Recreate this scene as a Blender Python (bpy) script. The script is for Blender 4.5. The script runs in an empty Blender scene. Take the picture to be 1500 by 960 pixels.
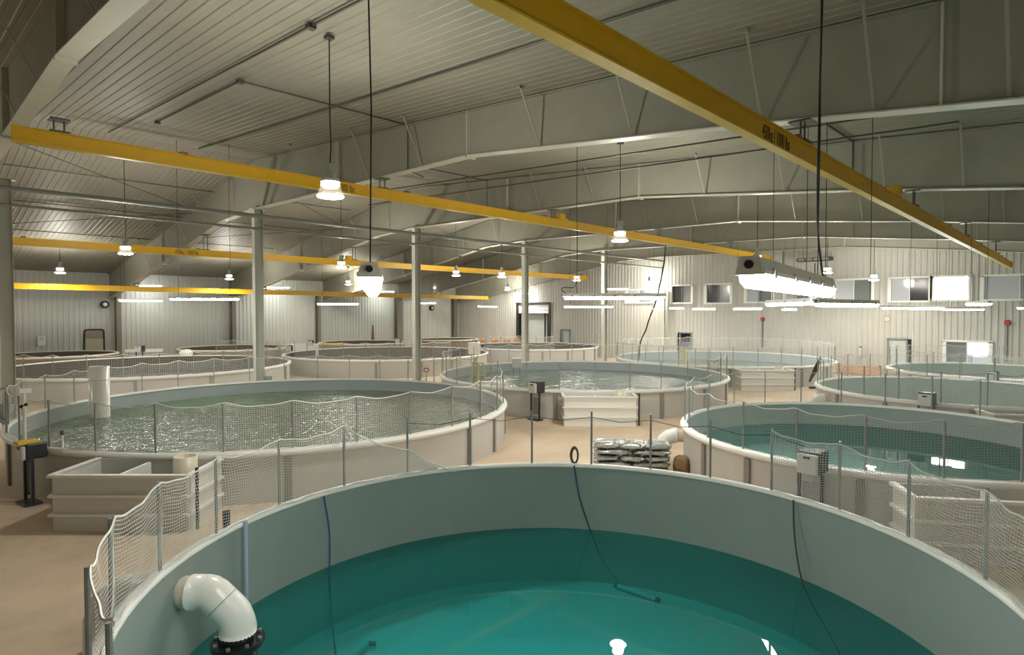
import bpy, math, random
import numpy as np
from mathutils import Vector, Matrix
random.seed(7); rng = np.random.default_rng(7)
PI = math.pi
scn = bpy.context.scene
COL = scn.collection

# ------------------------------------------------------------------ camera, world, exposure
cd = bpy.data.cameras.new('camera'); cam = bpy.data.objects.new('camera', cd); COL.objects.link(cam)
cd.sensor_width = 36.0; cd.lens = 36.0 * 890.5 / 1500.0; cd.clip_start = 0.05; cd.clip_end = 300
cam.location = (0, 0, 3.9)
cam.rotation_euler = (math.radians(90 - 1.557), 0, math.radians(44.463 - 90))
scn.camera = cam
world = bpy.data.worlds.new('world'); scn.world = world; world.use_nodes = True
world.node_tree.nodes['Background'].inputs[0].default_value = (0.9, 0.95, 1, 1)
world.node_tree.nodes['Background'].inputs[1].default_value = 0.05
vs = scn.view_settings
vs.view_transform = 'Standard'; vs.look = 'None'; vs.gamma = 1.0; vs.use_curve_mapping = False
vs.exposure = 2.78
HIGHBAY_POWER = 46.0      # radiance of the high-bay lamps
STRIP_POWER = 11.0        # radiance of the strip lights

# ------------------------------------------------------------------ materials
MATS = {}
def mat(name, col, rough=0.6, metal=0.0, var=0.0, scale=3.0, spec=0.5, bump=0.0, bscale=20.0, col2=None, emit=None, es=0.0, coord='Object'):
    m = bpy.data.materials.new(name); m.use_nodes = True
    nt = m.node_tree; b = nt.nodes['Principled BSDF']
    b.inputs['Base Color'].default_value = (*col, 1); b.inputs['Roughness'].default_value = rough
    b.inputs['Metallic'].default_value = metal; b.inputs['Specular IOR Level'].default_value = spec
    if emit: b.inputs['Emission Color'].default_value = (*emit, 1); b.inputs['Emission Strength'].default_value = es
    if var > 0 or bump > 0:
        tc = nt.nodes.new('ShaderNodeTexCoord')
    if var > 0:
        n = nt.nodes.new('ShaderNodeTexNoise'); n.inputs['Scale'].default_value = scale; n.inputs['Detail'].default_value = 5
        n.inputs['Roughness'].default_value = 0.65
        nt.links.new(tc.outputs[coord], n.inputs['Vector'])
        r = nt.nodes.new('ShaderNodeValToRGB'); r.color_ramp.elements[0].position = 0.3; r.color_ramp.elements[1].position = 0.7
        c2 = col2 or tuple(max(0, c * (1 - var)) for c in col)
        r.color_ramp.elements[0].color = (*c2, 1); r.color_ramp.elements[1].color = (*col, 1)
        nt.links.new(n.outputs['Fac'], r.inputs['Fac']); nt.links.new(r.outputs['Color'], b.inputs['Base Color'])
    if bump > 0:
        n2 = nt.nodes.new('ShaderNodeTexNoise'); n2.inputs['Scale'].default_value = bscale; n2.inputs['Detail'].default_value = 3
        nt.links.new(tc.outputs[coord], n2.inputs['Vector'])
        bp = nt.nodes.new('ShaderNodeBump'); bp.inputs['Strength'].default_value = bump; bp.inputs['Distance'].default_value = 0.02
        nt.links.new(n2.outputs['Fac'], bp.inputs['Height']); nt.links.new(bp.outputs['Normal'], b.inputs['Normal'])
    MATS[name] = m
    return m
mat('concrete', (0.74, 0.58, 0.42), 0.65, var=0.28, scale=0.55, bump=0.15, bscale=12)
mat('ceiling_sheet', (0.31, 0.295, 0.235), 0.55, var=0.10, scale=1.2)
mat('wall_sheet', (0.53, 0.515, 0.465), 0.5, var=0.06, scale=0.7)
mat('wall_sheet_cool', (0.56, 0.58, 0.54), 0.45, var=0.08, scale=0.7)
mat('steel_shaded', (0.34, 0.335, 0.27), 0.55, var=0.10, scale=2.0)  # frame primer with the shade of the webs put into the colour
mat('steel_lit', (0.62, 0.60, 0.50), 0.45, var=0.08, scale=3)  # same primer lightened for the lit flanges; also a pale conduit
mat('column_paint', (0.55, 0.56, 0.49), 0.5, var=0.10, scale=2)
mat('beam_yellow', (0.64, 0.37, 0.008), 0.42, var=0.08, scale=3)
mat('flange_yellow', (0.70, 0.46, 0.03), 0.40, var=0.10, scale=4)
mat('letter_black', (0.02, 0.02, 0.02), 0.6)
mat('black_rubber', (0.012, 0.012, 0.013), 0.5)
mat('conduit', (0.10, 0.10, 0.09), 0.45, metal=0.4)
mat('galvanised', (0.33, 0.35, 0.34), 0.45, metal=0.5, var=0.25, scale=14)
mat('pipe_steel', (0.30, 0.31, 0.29), 0.45, metal=0.3)
mat('tank_outside', (0.53, 0.515, 0.475), 0.55, var=0.08, scale=1.5)
mat('tank_inside', (0.295, 0.345, 0.315), 0.50, var=0.10, scale=0.9)
mat('tank_inside_grey', (0.33, 0.345, 0.305), 0.5, var=0.10, scale=0.9)
mat('tank_inside_pale', (0.40, 0.45, 0.45), 0.45, var=0.08, scale=0.9)
mat('tank_inside_brown', (0.105, 0.09, 0.075), 0.7, var=0.20, scale=1.2)
mat('tank_shade_brown', (0.30, 0.25, 0.20), 0.65, var=0.15, scale=1.5)  # shade on the far tanks' outer walls painted in; reused on the hatch panel
mat('pool_bottom', (0.46, 0.62, 0.58), 0.6, var=0.08, scale=0.6)
mat('rim_white', (0.78, 0.78, 0.74), 0.4)
mat('batten', (0.27, 0.25, 0.22), 0.6, var=0.15, scale=5)
mat('net', (0.70, 0.70, 0.65), 0.7)
mat('net_grey_shade', (0.50, 0.52, 0.49), 0.7)  # netting greyed to paint in its shade; also plain grey nets
mat('rope_white', (0.75, 0.74, 0.68), 0.7)
mat('rope_dark', (0.05, 0.05, 0.05), 0.8)
mat('rope_blue', (0.01, 0.04, 0.16), 0.6)
mat('pvc_white', (0.80, 0.80, 0.74), 0.25, spec=0.5)
mat('pvc_cream', (0.66, 0.60, 0.48), 0.4)
mat('flange_black', (0.012, 0.013, 0.014), 0.25)
mat('bolt', (0.45, 0.45, 0.42), 0.3, metal=0.8)
mat('sump_grey', (0.62, 0.60, 0.55), 0.5, var=0.06, scale=2)
mat('sump_white', (0.76, 0.75, 0.70), 0.45)
mat('sump_dark', (0.045, 0.045, 0.04), 0.5)
mat('box_dark', (0.03, 0.033, 0.04), 0.4)
mat('box_face', (0.55, 0.57, 0.54), 0.45)
mat('sticker_yellow', (0.75, 0.48, 0.03), 0.5)
mat('lamp_grey', (0.40, 0.40, 0.37), 0.4)
mat('lamp_body', (0.80, 0.79, 0.72), 0.4)
mat('frame_white', (0.82, 0.81, 0.76), 0.45)
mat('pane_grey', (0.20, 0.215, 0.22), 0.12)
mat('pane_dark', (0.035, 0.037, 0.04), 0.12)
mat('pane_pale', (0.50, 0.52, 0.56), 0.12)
mat('door_grey', (0.50, 0.53, 0.50), 0.5)
mat('door_frame', (0.25, 0.27, 0.25), 0.5)
mat('door_beige', (0.46, 0.44, 0.31), 0.6, var=0.1, scale=3)
mat('frame_dark', (0.03, 0.03, 0.03), 0.6)
mat('pilaster', (0.22, 0.20, 0.16), 0.6)
mat('red_paint', (0.42, 0.03, 0.02), 0.4)
mat('brown_wood', (0.28, 0.12, 0.06), 0.6, var=0.2, scale=6)
mat('crate_tan', (0.60, 0.36, 0.23), 0.7, var=0.3, scale=6)
mat('orange_stuff', (0.55, 0.24, 0.10), 0.6, var=0.4, scale=9)
mat('yellow_plastic', (0.62, 0.56, 0.14), 0.5)
mat('bag_silver', (0.50, 0.53, 0.52), 0.2, metal=0.7, var=0.35, scale=8, bump=0.9, bscale=9)
mat('sack_brown', (0.30, 0.19, 0.10), 0.85, var=0.35, scale=14, bump=0.6, bscale=18)
mat('clear_tube', (0.42, 0.50, 0.62), 0.2)
mat('tube_teal', (0.30, 0.52, 0.52), 0.4)
mat('pallet_wood', (0.35, 0.25, 0.15), 0.8, var=0.2, scale=8)

def emis(name, col, s):
    m = bpy.data.materials.new(name); m.use_nodes = True; nt = m.node_tree
    nt.nodes.remove(nt.nodes['Principled BSDF'])
    e = nt.nodes.new('ShaderNodeEmission'); e.inputs[0].default_value = (*col, 1); e.inputs[1].default_value = s
    nt.links.new(e.outputs[0], nt.nodes['Material Output'].inputs[0]); MATS[name] = m
emis('highbay_glow', (1, 0.965, 0.86), HIGHBAY_POWER)
emis('strip_glow', (1, 0.985, 0.93), STRIP_POWER)
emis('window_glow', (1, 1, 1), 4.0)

def shade_mat():
    m = bpy.data.materials.new('refractor'); m.use_nodes = True; nt = m.node_tree
    b = nt.nodes['Principled BSDF']; b.inputs['Base Color'].default_value = (0.7, 0.68, 0.6, 1); b.inputs['Roughness'].default_value = 0.3
    t = nt.nodes.new('ShaderNodeBsdfTransparent'); mx = nt.nodes.new('ShaderNodeMixShader'); mx.inputs[0].default_value = 0.0015
    nt.links.new(t.outputs[0], mx.inputs[1]); nt.links.new(b.outputs[0], mx.inputs[2])
    nt.links.new(mx.outputs[0], nt.nodes['Material Output'].inputs[0]); MATS['refractor'] = m
shade_mat()

def clear_water(name, tint, amp):
    m = bpy.data.materials.new(name); m.use_nodes = True; nt = m.node_tree
    nt.nodes.remove(nt.nodes['Principled BSDF'])
    t = nt.nodes.new('ShaderNodeBsdfTransparent'); t.inputs[0].default_value = (*tint, 1)
    g = nt.nodes.new('ShaderNodeBsdfGlossy'); g.inputs['Roughness'].default_value = 0.01
    fr = nt.nodes.new('ShaderNodeFresnel'); fr.inputs['IOR'].default_value = 1.33
    mx = nt.nodes.new('ShaderNodeMixShader')
    df = nt.nodes.new('ShaderNodeBsdfDiffuse'); df.inputs[0].default_value = (0.02, 0.30, 0.29, 1)      # teal veil painted in for light scattered by fine suspended matter
    tm = nt.nodes.new('ShaderNodeMixShader'); tm.inputs[0].default_value = 0.2
    nt.links.new(t.outputs[0], tm.inputs[1]); nt.links.new(df.outputs[0], tm.inputs[2])
    nt.links.new(fr.outputs[0], mx.inputs[0]); nt.links.new(tm.outputs[0], mx.inputs[1]); nt.links.new(g.outputs[0], mx.inputs[2])
    tc = nt.nodes.new('ShaderNodeTexCoord'); n = nt.nodes.new('ShaderNodeTexNoise'); n.inputs['Scale'].default_value = 1.5
    bp = nt.nodes.new('ShaderNodeBump'); bp.inputs['Strength'].default_value = amp; bp.inputs['Distance'].default_value = 0.02
    nt.links.new(tc.outputs['Object'], n.inputs['Vector']); nt.links.new(n.outputs['Fac'], bp.inputs['Height'])
    nt.links.new(bp.outputs['Normal'], g.inputs['Normal']); nt.links.new(bp.outputs['Normal'], fr.inputs['Normal'])
    nt.links.new(mx.outputs[0], nt.nodes['Material Output'].inputs[0]); MATS[name] = m
clear_water('water_teal', (0.30, 0.97, 1.0), 0.04)
clear_water('water_teal_pale', (0.50, 0.98, 1.0), 0.06)

def rough_water(name, col, col2, s1, s2, strength):
    m = bpy.data.materials.new(name); m.use_nodes = True; nt = m.node_tree
    b = nt.nodes['Principled BSDF']; b.inputs['Roughness'].default_value = 0.06; b.inputs['IOR'].default_value = 1.33
    b.inputs['Specular IOR Level'].default_value = 0.7
    tc = nt.nodes.new('ShaderNodeTexCoord')
    n = nt.nodes.new('ShaderNodeTexNoise'); n.inputs['Scale'].default_value = s1; n.inputs['Detail'].default_value = 4
    n2 = nt.nodes.new('ShaderNodeTexNoise'); n2.inputs['Scale'].default_value = s2; n2.inputs['Detail'].default_value = 2
    ad = nt.nodes.new('ShaderNodeMath'); ad.operation = 'ADD'
    for k in (n, n2): nt.links.new(tc.outputs['Object'], k.inputs['Vector'])
    nt.links.new(n.outputs['Fac'], ad.inputs[0]); nt.links.new(n2.outputs['Fac'], ad.inputs[1])
    bp = nt.nodes.new('ShaderNodeBump'); bp.inputs['Strength'].default_value = strength; bp.inputs['Distance'].default_value = 0.10
    nt.links.new(ad.outputs[0], bp.inputs['Height']); nt.links.new(bp.outputs['Normal'], b.inputs['Normal'])
    n3 = nt.nodes.new('ShaderNodeTexNoise'); n3.inputs['Scale'].default_value = 2.2
    nt.links.new(tc.outputs['Object'], n3.inputs['Vector'])
    r = nt.nodes.new('ShaderNodeValToRGB'); r.color_ramp.elements[0].color = (*col2, 1); r.color_ramp.elements[1].color = (*col, 1)
    r.color_ramp.elements[0].position = 0.35; r.color_ramp.elements[1].position = 0.65
    nt.links.new(n3.outputs['Fac'], r.inputs['Fac']); nt.links.new(r.outputs['Color'], b.inputs['Base Color'])
    MATS[name] = m
rough_water('water_rippled', (0.11, 0.17, 0.09), (0.055, 0.10, 0.055), 2.2, 5.5, 0.9)
rough_water('water_far', (0.17, 0.21, 0.18), (0.09, 0.13, 0.10), 1.6, 3.6, 0.9)

# ------------------------------------------------------------------ mesh helpers
ORG = {}
class MB:
    def __init__(s): s.v = []; s.f = []
    def add(s, verts, faces):
        n = len(s.v); s.v += [tuple(p) for p in verts]; s.f += [tuple(i + n for i in f) for f in faces]; return s
    def box(s, c, size, rz=0.0, M=None):
        hx, hy, hz = (k / 2 for k in size); ca, sa = math.cos(rz), math.sin(rz)
        vs_ = []
        for z in (-hz, hz):
            for x, y in ((-hx, -hy), (hx, -hy), (hx, hy), (-hx, hy)):
                p = (x * ca - y * sa, x * sa + y * ca, z)
                if M is not None: p = tuple(M @ Vector((x, y, z)))
                vs_.append((c[0] + p[0], c[1] + p[1], c[2] + p[2]))
        return s.add(vs_, [(3, 2, 1, 0), (4, 5, 6, 7), (0, 1, 5, 4), (1, 2, 6, 5), (2, 3, 7, 6), (3, 0, 4, 7)])
    def bar(s, a, b, w, h):                       # box along a->b, w sideways, h up
        a = Vector(a); b = Vector(b); d = b - a; L = d.length; d.normalize()
        up = Vector((0, 0, 1)) if abs(d.z) < 0.95 else Vector((1, 0, 0))
        x = d.cross(up).normalized(); y = x.cross(d)
        M = Matrix((d, x, y)).transposed()
        return s.box((a + b) / 2, (L, w, h), M=M)
    def tube(s, pts, r, n=8, closed=False, caps=True):
        pts = [Vector(p) for p in pts]; m = len(pts); vs_ = []; fs = []
        prev = None
        rr = r if hasattr(r, '__len__') else [r] * m
        for i, p in enumerate(pts):
            if closed: t = pts[(i + 1) % m] - pts[i - 1]
            else: t = pts[min(i + 1, m - 1)] - pts[max(i - 1, 0)]
            if t.length < 1e-9: t = Vector((0, 0, 1))
            t.normalize()
            if prev is None:
                up = Vector((0, 0, 1)) if abs(t.z) < 0.9 else Vector((1, 0, 0)); x = t.cross(up).normalized()
            else:
                x = (prev - t * prev.dot(t)).normalized()
            prev = x; y = t.cross(x)
            for k in range(n):
                a = 2 * PI * k / n; vs_.append(p + x * (rr[i] * math.cos(a)) + y * (rr[i] * math.sin(a)))
        for i in range(m if closed else m - 1):
            j = (i + 1) % m
            for k in range(n):
                l = (k + 1) % n; fs.append((i * n + k, i * n + l, j * n + l, j * n + k))
        if caps and not closed: fs.append(tuple(range(n))); fs.append(tuple(range((m - 1) * n + n - 1, (m - 1) * n - 1, -1)))
        return s.add(vs_, fs)
    def lathe(s, c, prof, n=48, a0=0.0, a1=2 * PI):     # prof: list (r,z)
        full = abs(a1 - a0 - 2 * PI) < 1e-6; cols = n if full else n + 1; m = len(prof); vs_ = []; fs = []
        for i in range(cols):
            a = a0 + (a1 - a0) * i / n
            for r, z in prof: vs_.append((c[0] + r * math.cos(a), c[1] + r * math.sin(a), c[2] + z))
        for i in range(n):
            j = (i + 1) % cols
            for k in range(m - 1): fs.append((i * m + k, j * m + k, j * m + k + 1, i * m + k + 1))
        return s.add(vs_, fs)
    def disc(s, c, r, n=48, up=True):
        vs_ = [(c[0], c[1], c[2])] + [(c[0] + r * math.cos(2 * PI * i / n), c[1] + r * math.sin(2 * PI * i / n), c[2]) for i in range(n)]
        return s.add(vs_, [((0, 1 + i, 1 + (i + 1) % n) if up else (0, 1 + (i + 1) % n, 1 + i)) for i in range(n)])
    def cyl(s, a, b, r, n=12): return s.tube([a, b], r, n)
    def prism(s, poly, off):                      # poly: 3d points, extruded by off
        n = len(poly); off = Vector(off)
        vs_ = [Vector(p) for p in poly] + [Vector(p) + off for p in poly]
        fs = [tuple(range(n - 1, -1, -1)), tuple(range(n, 2 * n))] + [(i, (i + 1) % n, n + (i + 1) % n, n + i) for i in range(n)]
        return s.add(vs_, fs)
    def build(s, name, m, parent=None, smooth=False, label=None):
        o = Vector(ORG.get(parent.name, (0, 0, 0))) if parent else Vector((0, 0, 0))
        me = bpy.data.meshes.new(name)
        me.from_pydata([(p[0] - o.x, p[1] - o.y, p[2] - o.z) for p in s.v], [], s.f)
        me.materials.append(MATS[m] if isinstance(m, str) else m)
        if smooth: me.polygons.foreach_set('use_smooth', [True] * len(me.polygons))
        me.update()
        return link(me, name, parent, label)
def link(me, name, parent=None, label=None, loc=None):
    ob = bpy.data.objects.new(name, me); COL.objects.link(ob)
    o = Vector(ORG.get(parent.name, (0, 0, 0))) if parent else Vector((0, 0, 0))
    if parent: ob.parent = parent
    if loc is not None: ob.location = Vector(loc) - o
    ORG[ob.name] = tuple(o)
    if label: ob['label'] = label
    return ob
def thing(name, label, cat, loc, group=None):
    o = bpy.data.objects.new(name, None); COL.objects.link(o); o.location = loc; o.empty_display_size = 0.2
    ORG[o.name] = tuple(loc); tag(o, label, cat, group); return o
def tag(o, label, cat, group=None):
    o['label'] = label; o['category'] = cat
    if group: o['group'] = group
    return o
def struct(o, label=None, cat=None):
    o['kind'] = 'structure'
    if label: o['label'] = label
    if cat: o['category'] = cat
    return o
def smooth_path(pts, n=8):
    pts = [Vector(p) for p in pts]; out = []
    for i in range(len(pts) - 1):
        p0 = pts[max(i - 1, 0)]; p1 = pts[i]; p2 = pts[i + 1]; p3 = pts[min(i + 2, len(pts) - 1)]
        for k in range(n):
            t = k / n
            out.append(0.5 * ((2 * p1) + (p2 - p0) * t + (2 * p0 - 5 * p1 + 4 * p2 - p3) * t * t + (3 * p1 - p0 - 3 * p2 + p3) * t ** 3))
    out.append(pts[-1]); return out
def edge_bevel(ob, w=0.01, seg=2):
    b = ob.modifiers.new('bevel', 'BEVEL'); b.width = w; b.segments = seg; b.limit_method = 'ANGLE'; return ob

# ------------------------------------------------------------------ hall dimensions
U0, U1 = -10.0, 42.2            # hall along the crane beams; U1 is the wall with the office windows
V0, V1 = -1.6, 49.3
RIDGE_V, RIDGE_Z = 25.0, 10.1
def roof_z(v): return RIDGE_Z - 0.077 * (RIDGE_V - v) if v <= RIDGE_V else RIDGE_Z - 0.148 * (v - RIDGE_V)

TANKS = {  # centre u, v, radius, rim height
 'N': (5.27, 4.35, 4.41, 1.034), 'A': (8.46, 18.0, 6.66, 1.034), 'B': (22.16, 17.3, 6.36, 1.034), 'C': (16.31, 3.86, 4.40, 1.034),
 'D': (26.82, 4.01, 4.34, 1.034), 'E': (36.83, 3.75, 4.40, 1.034), 'G': (35.3, 16.85, 6.2, 1.034), 'H': (9.54, 36.0, 6.80, 1.034),
 'I': (23.82, 35.27, 6.75, 1.034), 'J': (36.7, 33.6, 5.2, 1.034),
 'K1': (6.9, 45.9, 3.2, 1.25), 'K2': (17.3, 45.0, 3.65, 1.25), 'K3': (27.8, 45.0, 3.5, 1.25), 'K4': (36.6, 44.6, 2.9, 1.25)}

# ------------------------------------------------------------------ floor (with pits for the sunken tanks)
import bmesh
bm = bmesh.new()
def loop(pts):
    vs_ = [bm.verts.new((x, y, 0)) for x, y in pts]
    for i in range(len(vs_)): bm.edges.new((vs_[i], vs_[(i + 1) % len(vs_)]))
loop([(U0 - .3, V0 - .3), (U1 + 1.5, V0 - .3), (U1 + 1.5, V1 + 1.5), (U0 - .3, V1 + 1.5)])
for k in 'NCDE':
    cx, cy, R, _ = TANKS[k]
    loop([(cx + (R + .02) * math.cos(2 * PI * i / 72), cy + (R + .02) * math.sin(2 * PI * i / 72)) for i in range(72)])
bmesh.ops.triangle_fill(bm, use_beauty=True, edges=bm.edges[:])
for f in bm.faces:
    if f.normal.z < 0: f.normal_flip()
me = bpy.data.meshes.new('floor'); bm.to_mesh(me); bm.free(); me.materials.append(MATS['concrete'])
struct(link(me, 'floor'), 'beige concrete floor between the fish tanks', 'floor')

# ------------------------------------------------------------------ ribbed ceiling
def ribbed(n0, n1, pitch, depth, P, ends):
    """sheet with ribs: profile along one axis, P(s, h, e) gives the 3d point, ends = samples across"""
    prof = []
    s_ = n0
    while s_ < n1:
        for ds, h in ((0, 0), (pitch * .62, 0), (pitch * .70, depth), (pitch * .92, depth)): prof.append((min(s_ + ds, n1), h))
        s_ += pitch
    prof.append((n1, 0))
    m = MB(); ne = len(ends)
    vs_ = [P(a, h, e) for a, h in prof for e in ends]
    fs = [(i * ne + k, (i + 1) * ne + k, (i + 1) * ne + k + 1, i * ne + k + 1) for i in range(len(prof) - 1) for k in range(ne - 1)]
    m.add(vs_, fs); return m
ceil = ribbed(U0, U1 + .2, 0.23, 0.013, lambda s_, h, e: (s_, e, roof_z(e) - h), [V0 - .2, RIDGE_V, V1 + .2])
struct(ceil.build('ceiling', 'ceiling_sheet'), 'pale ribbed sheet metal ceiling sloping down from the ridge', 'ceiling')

# ------------------------------------------------------------------ walls
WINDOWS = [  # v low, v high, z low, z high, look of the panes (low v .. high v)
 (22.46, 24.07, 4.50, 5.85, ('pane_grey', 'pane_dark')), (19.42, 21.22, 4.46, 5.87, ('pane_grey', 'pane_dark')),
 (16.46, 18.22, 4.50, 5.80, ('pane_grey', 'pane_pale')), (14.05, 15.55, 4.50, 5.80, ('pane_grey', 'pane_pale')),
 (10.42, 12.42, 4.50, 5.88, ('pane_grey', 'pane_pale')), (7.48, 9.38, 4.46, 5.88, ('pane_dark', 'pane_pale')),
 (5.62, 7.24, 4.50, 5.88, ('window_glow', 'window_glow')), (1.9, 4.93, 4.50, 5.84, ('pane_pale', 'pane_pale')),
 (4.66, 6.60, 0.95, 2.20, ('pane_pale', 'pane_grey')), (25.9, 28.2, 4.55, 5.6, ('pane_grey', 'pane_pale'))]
DOORS = [(8.52, 9.52, 2.23, 'pale grey personnel door with dark frame behind the far tanks'), (22.42, 23.36, 2.25, 'dark doorway with pale strip curtain below the windows'),
         (34.18, 35.12, 2.24, 'pale grey personnel door near the roller shutter')]
SHUTTER = (36.5, 40.6, 4.60)
openings = [(a, b, c, d) for a, b, c, d, _ in WINDOWS] + [(a, b, 0, h) for a, b, h, _ in DOORS] + [(SHUTTER[0], SHUTTER[1], 0, SHUTTER[2])]
pitch = 0.30
m = MB()
nv = int((V1 - V0) / pitch) + 1
for i in range(nv):
    a = V0 + i * pitch; b = min(a + pitch, V1)
    if b <= a: break
    top = roof_z((a + b) / 2) + .3
    cuts = sorted((max(0, c), d) for va, vb, c, d in openings if va < b - .04 and vb > a + .04)
    z = 0.0; spans = []
    for c, d in cuts:
        if c > z: spans.append((z, c))
        z = max(z, d)
    spans.append((z, top))
    pr = [(a, 0), (a + pitch * .58, 0), (a + pitch * .68, .035), (a + pitch * .9, .035), (b, 0)]
    for z0, z1 in spans:
        vs_ = []; 
        for p, h in pr: vs_ += [(U1 - h, p, z0), (U1 - h, p, z1)]
        m.add(vs_, [(2 * k, 2 * k + 2, 2 * k + 3, 2 * k + 1) for k in range(4)])
wall_r = struct(m.build('wall_right', 'wall_sheet'), 'white ribbed metal end wall with a row of office windows', 'wall')
m = MB(); m.box(((U1 + 1.6), (V0 + V1) / 2, 4), (0.1, V1 - V0 + 1, 9)); struct(m.build('wall_far_room', 'pane_grey'))   # rooms behind the windows
wl = ribbed(U0, U1, 0.30, 0.035, lambda s_, h, e: (s_, V1 - h, e), [0, roof_z(V1) + .3])
struct(wl.build('wall_left', 'wall_sheet_cool'), 'pale grey ribbed metal side wall behind the far tanks', 'wall')
wn = ribbed(V0, V1, 0.30, 0.035, lambda s_, h, e: (U0 + h, s_, 0 if e == 0 else roof_z(s_) + .3), [0, 1])
struct(wn.build('wall_near', 'wall_sheet')); 
ws = ribbed(U0, U1, 0.30, 0.035, lambda s_, h, e: (s_, V0 + h, e), [0, roof_z(V0) + .3])
struct(ws.build('wall_side', 'wall_sheet'))

wl_txt = ['window with dark and grey panes, furthest from the bright one', 'window with one dark sash right behind the near strip light', 'window half hidden by the near strip light',
          'window partly hidden behind the far end of the near strip light', 'white framed window with a pale left sash above the personnel door', 'white framed window with a pale left sash beside the dazzling window',
          'dazzling white brightly lit window high in the end wall', 'wide pale window at the right edge high in the wall', 'low pale window with a bright reflection beside the personnel door', 'window behind the long strip light over the gap between tanks']
for i, (a, b, c, d, (p1, p2)) in enumerate(WINDOWS):
    w = bpy.data.objects.new('window_%d' % (i + 1), None); COL.objects.link(w); w.location = (U1, (a + b) / 2, c); ORG[w.name] = (U1, (a + b) / 2, c)
    struct(w, wl_txt[i], 'window')
    fw = 0.11; m = MB()
    m.box((U1 - .04, (a + b) / 2, d), (.16, b - a + .34, fw)); m.box((U1 - .04, (a + b) / 2, c), (.20, b - a + .34, fw))
    for y in (a - .08, b + .08): m.box((U1 - .04, y, (c + d) / 2), (.16, .18, d - c))
    m.build('window_frame', 'frame_white', w)
    MB().box((U1 - .01, (a + b) / 2, (c + d) / 2), (.06, .05, d - c)).build('mullion', 'frame_white' if i > 3 else 'door_frame', w)
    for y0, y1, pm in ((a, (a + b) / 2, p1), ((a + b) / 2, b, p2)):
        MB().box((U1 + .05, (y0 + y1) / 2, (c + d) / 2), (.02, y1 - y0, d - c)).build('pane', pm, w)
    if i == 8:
        MB().box((U1 - .03, 5.16, 1.75), (.02, .62, .5)).build('reflection_patch', 'window_glow', w, label='glowing patch painted as the reflection on the window pane')  # emissive panel paints a bright reflection onto the low window
for i, (a, b, h, lb) in enumerate(DOORS):
    w = bpy.data.objects.new('door_%d' % (i + 1), None); COL.objects.link(w); w.location = (U1, (a + b) / 2, 0); ORG[w.name] = (U1, (a + b) / 2, 0)
    struct(w, lb, 'door'); m = MB()
    for y in (a, b): m.box((U1 - .03, y, h / 2), (.16, .07, h))
    m.box((U1 - .03, (a + b) / 2, h), (.16, b - a + .08, .08)); m.build('door_frame', 'door_frame', w)
    if i == 1:
        MB().box((U1 + .3, (a + b) / 2, h / 2), (.05, b - a, h)).build('dark_opening', 'pane_dark', w)
        for k in range(5): MB().box((U1 + .02, a + .1 + k * .185, .78), (.02, .15, 1.55)).build('curtain_strip', 'pane_grey', w)
    else:
        MB().box((U1 + .03, (a + b) / 2, h / 2), (.05, b - a - .06, h - .05)).build('door_leaf', 'door_grey', w)
        MB().tube([(U1 - .01, b - .12, 1.02), (U1 - .07, b - .12, 1.02), (U1 - .07, b - .25, 1.02)], .012, 6).build('door_handle', 'bolt', w)
a, b, h = SHUTTER
w = bpy.data.objects.new('door_4', None); COL.objects.link(w); w.location = (U1, (a + b) / 2, 0); ORG[w.name] = (U1, (a + b) / 2, 0)
struct(w, 'half raised roller shutter door with dark jambs in the far corner', 'door'); m = MB()
for y in (a, b): m.box((U1 - .05, y, h / 2), (.25, .18, h))
m.box((U1 - .05, (a + b) / 2, h + .05), (.3, b - a + .2, .12)); m.build('door_frame', 'frame_dark', w)
for k in range(3): MB().box((U1 + .02, (a + b) / 2, 4.42 - k * .3), (.06, b - a - .2, .27)).build('shutter_slat', 'frame_white' if k else 'door_grey', w)
MB().box((U1 + .6, (a + b) / 2, 1.9), (.05, b - a, 3.8)).build('strip_curtain', 'door_grey', w)
for y in (a + .55, a + .9): MB().box((U1 + .3, y, 1.85), (.1, .12, 3.7)).build('guide_rail', 'frame_dark', w)

# side wall: dark pilasters, low hatch door, dark bay
for i, (u, wd) in enumerate(((10.95, .30), (18.7, .30), (25.9, .28), (34.3, .7), (41.3, .45))):
    t = MB().box((u, V1 - .28, 2.6), (.03, .5, 5.2)).box((u, V1 - .52, 2.6), (wd, .03, 5.2)).box((u, V1 - .05, 2.6), (wd, .03, 5.2)).build('wall_column', 'pilaster')
    tag(t, ['dark wall column left of the brightly lit wall stretch', 'dark wall column just left of the second building column', 'dark wall column between the two long strip lights',
            'wide dark wall column behind the third building column', 'dark corner column where the two walls meet'][i], 'column')
w = bpy.data.objects.new('door_5', None); COL.objects.link(w); w.location = (9.6, V1, 0); ORG[w.name] = (9.6, V1, 0)
struct(w, 'beige hatch door with rounded dark frame low in the side wall', 'door')
m = MB()
m.tube(smooth_path([(9.02, V1 - .05, 0), (9.02, V1 - .05, 1.5), (9.04, V1 - .05, 2.45), (9.12, V1 - .05, 2.6), (9.3, V1 - .05, 2.63), (9.9, V1 - .05, 2.63), (10.06, V1 - .05, 2.6), (10.14, V1 - .05, 2.45), (10.15, V1 - .05, 1.5), (10.15, V1 - .05, 0)], 4), .06, 6)
m.build('door_frame', 'frame_dark', w); MB().box((9.58, V1 - .04, 1.0), (1.06, .05, 2.0)).build('door_leaf', 'door_beige', w)
MB().box((9.58, V1 - .04, 2.3), (1.06, .04, .55)).build('top_panel', 'tank_shade_brown', w)

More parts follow.
